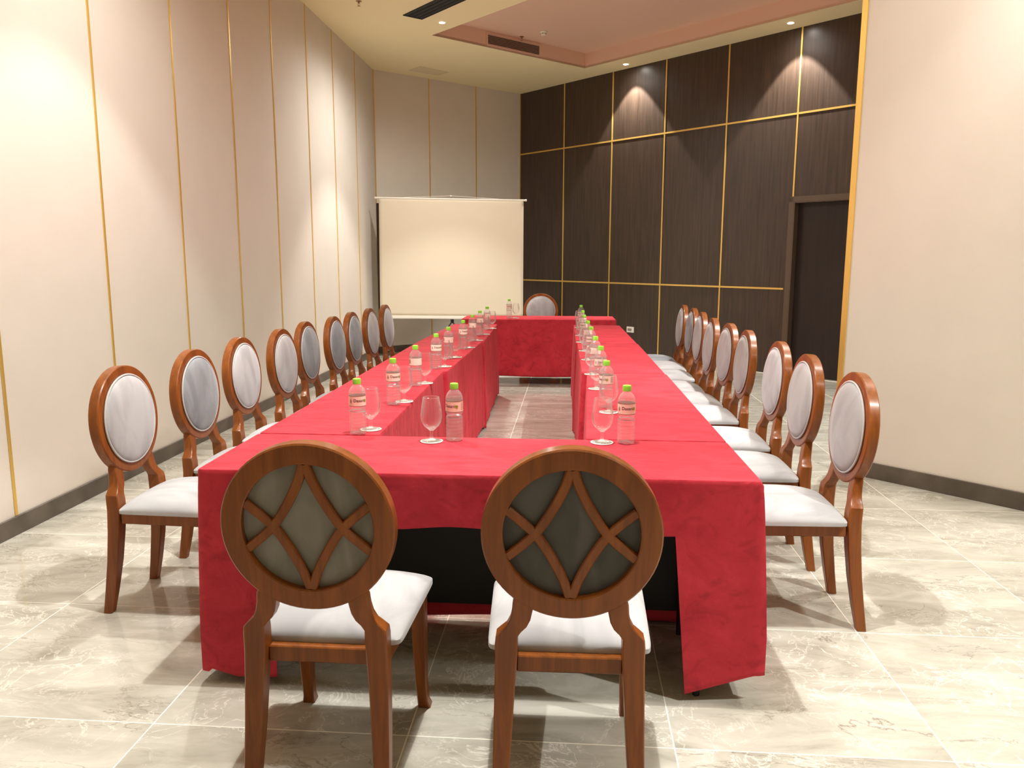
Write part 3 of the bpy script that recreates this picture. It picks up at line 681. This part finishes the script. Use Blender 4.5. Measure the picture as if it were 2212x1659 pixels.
# ------------------------------------------------------------------ bottles, glasses, coasters
TZ = .7515
def bottle_build():
    t = empty('water_bottle', (0, 0, TZ), '', 'bottle')
    def body_profile(ins):
        P = [(.020-ins, .0035), (.024-ins, .0), (.029-ins, .0012), (.0315-ins, .008)]
        z = .016
        while z < .086:
            P += [(.0317-ins, z), (.0317-ins, z+.006), (.0300-ins, z+.0085), (.0302-ins, z+.0105)]; z += .0135
        P += [(.0290-ins, .0895), (.0275-ins, .0965), (.0290-ins, .1035), (.0322-ins, .110), (.0325-ins, .1115), (.0325-ins, .1545), (.0322-ins, .163), (.0300-ins, .172), (.0245-ins, .183), (.0180-ins, .190), (.0137-ins, .1955)]
        return P
    bm = BM(); lathe(bm, body_profile(0)+[(.0132, .1985)], 40, cap0=True, cap1=False)
    # petal foot
    for v in bm.verts:
        if v.co.z < .012:
            a = math.atan2(v.co.y, v.co.x); k = (1-v.co.z/.012); v.co.z += .004*k*(.5+.5*math.cos(5*a))
    obj('bottle_body', bm, M['plastic'], t, 'all')
    bm = BM(); P = [q for q in body_profile(.0009) if q[1] < .160]; P = [(r, max(z, .0052)) for r, z in P]+[(.0316, .161), (.0314, .1655)]
    P[0] = (.018, .0075)
    lathe(bm, P, 40); obj('water', bm, M['water'], t, 'all')
    bm = BM(); P = [(.0142, .1965), (.0154, .1972), (.0156, .2135), (.0148, .2175), (.0125, .2185)]; n = 60; rings = []
    for j, (r, z) in enumerate(P):
        rings.append([((r+(.0004 if (i % 2 and j in (1, 2)) else 0))*math.cos(2*PI*i/n), (r+(.0004 if (i % 2 and j in (1, 2)) else 0))*math.sin(2*PI*i/n), z) for i in range(n)])
    loft(bm, rings, True, True); obj('screw_cap', bm, M['cap'], t, True)
    bm = BM(); lathe(bm, [(.0329, .1125), (.0329, .1535)], 48, cap0=False, cap1=False)
    lb = obj('paper_label', bm, M['label'], t, 'all')
    r = .03315
    bm = BM()
    for z in (.1128, .1522): lathe(bm, [(r, z), (r, z+.0016)], 48, mi=0, cap0=False, cap1=False)
    def wrap(x, z, rr=r): a = -PI/2+x/rr; return (rr*math.cos(a), rr*math.sin(a), z)
    fc = bpy.data.curves.new('logo', 'FONT'); fc.body = 'Dasani'; fc.size = .0165; fc.align_x = 'CENTER'; fc.offset = .00025; fc.resolution_u = 3
    fo = bpy.data.objects.new('logo', fc); COL.objects.link(fo); me = bpy.data.meshes.new_from_object(fo)
    vs = [bm.verts.new(wrap(v.co.x-.006, .1305+v.co.y)) for v in me.vertices]
    for f in me.polygons:
        try: bm.faces.new([vs[k] for k in f.vertices]).material_index = 1
        except ValueError: pass
    bpy.data.objects.remove(fo); bpy.data.curves.remove(fc); bpy.data.meshes.remove(me)
    cx_, cz_ = .0215, .134; c0 = bm.verts.new(wrap(cx_, cz_, r+.0002)); ring = []
    for k in range(12):
        a = 2*PI*k/12+.2; q = .0088 if k % 2 == 0 else .0045; ring.append(bm.verts.new(wrap(cx_+q*math.cos(a), cz_+q*math.sin(a), r+.0002)))
    for k in range(12): bm.faces.new((c0, ring[k], ring[(k+1) % 12])).material_index = 2
    def drop(cx_, s=1):
        pts = [(0, .010), (.0022, .0055), (.0042, .001), (.0045, -.003), (.0030, -.006), (0, -.0072), (-.0030, -.006), (-.0045, -.003), (-.0042, .001), (-.0022, .0055)]
        o_ = [bm.verts.new(wrap(cx_+x*s, .1325+z*s)) for x, z in pts]; i_ = [bm.verts.new(wrap(cx_+x*s*.68, .1321+z*s*.68)) for x, z in pts]; n = len(pts)
        for k in range(n): bm.faces.new((o_[k], o_[(k+1) % n], i_[(k+1) % n], i_[k])).material_index = 0
        q_ = [bm.verts.new(wrap(cx_+x*s*.4, .1318+z*s*.4)) for x, z in pts]; bm.faces.new(q_).material_index = 0
    drop(-.0405)
    for k in range(5):      # fine print lines
        x0 = .040; z = .1465-k*.0058
        a_ = [wrap(x0+i*.0035, z) for i in range(6)]; b_ = [wrap(x0+i*.0035, z-.0018) for i in range(6)]
        va = [bm.verts.new(p) for p in a_]; vb = [bm.verts.new(p) for p in b_]
        for i in range(5): bm.faces.new((va[i], va[i+1], vb[i+1], vb[i])).material_index = 0
    for k in range(9):      # bar code
        x0 = .066+k*.0022; w_ = .0006+.0008*((k*7) % 3)/2
        q = [wrap(x0, .146), wrap(x0+w_, .146), wrap(x0+w_, .123), wrap(x0, .123)]; bm.faces.new([bm.verts.new(p) for p in q]).material_index = 0
    me = bpy.data.meshes.new('label_print'); bm.to_mesh(me); bm.free()
    for m in (M['band'], M['ink'], M['leaf']): me.materials.append(m)
    lp = bpy.data.objects.new('label_print', me); COL.objects.link(lp); lp.parent = lb
    return t
def glass_build():
    t = empty('water_goblet', (0, 0, TZ+.0025), '', 'glass')
    bm = BM(); lathe(bm, [(.0360, .0), (.0365, .0012), (.034, .0024), (.018, .0042), (.0085, .0075), (.0058, .014), (.0050, .024), (.0056, .034), (.0085, .0405)], 40); obj('stem_and_foot', bm, M['glass_stem'], t, 'all')
    bm = BM(); P = [(.0087, .0409), (.0165, .0475), (.0275, .0575), (.0360, .0715), (.0400, .0880), (.0402, .100), (.0385, .118), (.0345, .143), (.0305, .1655),
                    (.0301, .1664), (.0297, .1655), (.0336, .143), (.0375, .118), (.0392, .100), (.0389, .0885), (.0349, .0726), (.0265, .0592), (.0160, .0502), (.006, .0470), (.0008, .0462)]
    lathe(bm, P, 48); obj('bowl', bm, M['glass'], t, 'all'); return t
def coaster_build():
    bm = BM(); lathe(bm, [(.0418, .0), (.0425, .0006), (.0425, .0016), (.0418, .002)], 40); o = obj('paper_coaster', bm, M['paper'], None, True); return o
pb = bottle_build(); pg = glass_build(); pc = coaster_build()
def setting(bx, by, gx, gy, rz, bl, gl, cl, row):
    b = copy_tree(pb); b.location = (bx, by, TZ); b.rotation_euler = (0, 0, rz); tag(b, bl, 'bottle', 'water bottles '+row)
    c = pc.copy(); COL.objects.link(c); c.location = (gx, gy, TZ); c.rotation_euler = (0, 0, rz); tag(c, cl, 'coaster', 'paper coasters '+row)
    g = copy_tree(pg); g.location = (gx, gy, TZ+.0022); tag(g, gl, 'glass', 'goblets '+row)
def lab(kind, i, n, row): return '%s %s %s' % (nth(i, n), kind, row)
LB_ = [(-.826, 2.975, -.796, 3.055), (-.826, 3.60, -.793, 3.68), (-.830, 4.155, -.796, 4.245), (-.832, 4.82, -.797, 4.93), (-.830, 5.30, -.796, 5.40), (-.812, 5.90, -.776, 6.0), (-.815, 6.48, -.778, 6.55), (-.812, 7.0, -.772, 7.07), (-.812, 7.60, -.772, 7.68)]
for i, (a, b, c, d) in enumerate(LB_):
    rr = math.radians([38, 38, 175, 36, 165, 40, 170, 160, 175][i])
    setting(a, b, c, d, rr, lab('green-capped water bottle', i, 9, 'in the line down the left table row'), lab('empty goblet', i, 9, 'behind a bottle in the left table row'), lab('white paper coaster', i, 9, 'under a goblet in the left table row'), 'along the left table row')
RB_ = [(.163, 3.61, .118, 3.62), (.158, 4.22, .110, 4.23), (.145, 4.75, .103, 4.70), (.135, 5.43, .085, 5.41), (.122, 5.95, .075, 5.96), (.103, 6.57, .06, 6.56), (.100, 7.14, .06, 7.12), (.094, 7.95, .058, 7.8)]
for i, (a, b, c, d) in enumerate(RB_):
    c, d = (.172, 3.50) if i == 0 else (a-.022, b-.078)
    rr = math.radians([-35, 20, 160, -30, 150, -20, 30, 0][i])
    setting(a, b, c, d, rr, lab('green-capped water bottle', i, 8, 'in the line down the right table row'), lab('empty goblet', i, 8, 'beside a bottle in the right table row'), lab('white paper coaster', i, 8, 'under a goblet in the right table row'), 'along the right table row')
setting(-.434, 2.895, -.517, 2.870, math.radians(-14), 'green-capped water bottle left of centre on the near cross table', 'large empty goblet left of the bottle, centre of the near cross table', 'white paper coaster under the goblet at the centre of the near cross table', 'on the near cross table')
setting(.208, 2.905, .120, 2.905, math.radians(14), 'green-capped water bottle at the right of the near cross table', 'large empty goblet at the right of the near cross table', 'white paper coaster under the right goblet of the near cross table', 'on the near cross table')
setting(-.712, 9.02, -.637, 9.06, math.radians(5), 'small far water bottle on the head table before the screen', 'small far goblet on the head table beside the lone chair', 'small far coaster on the head table under the goblet', 'on the head table')
purge(pb); purge(pg); purge(pc)
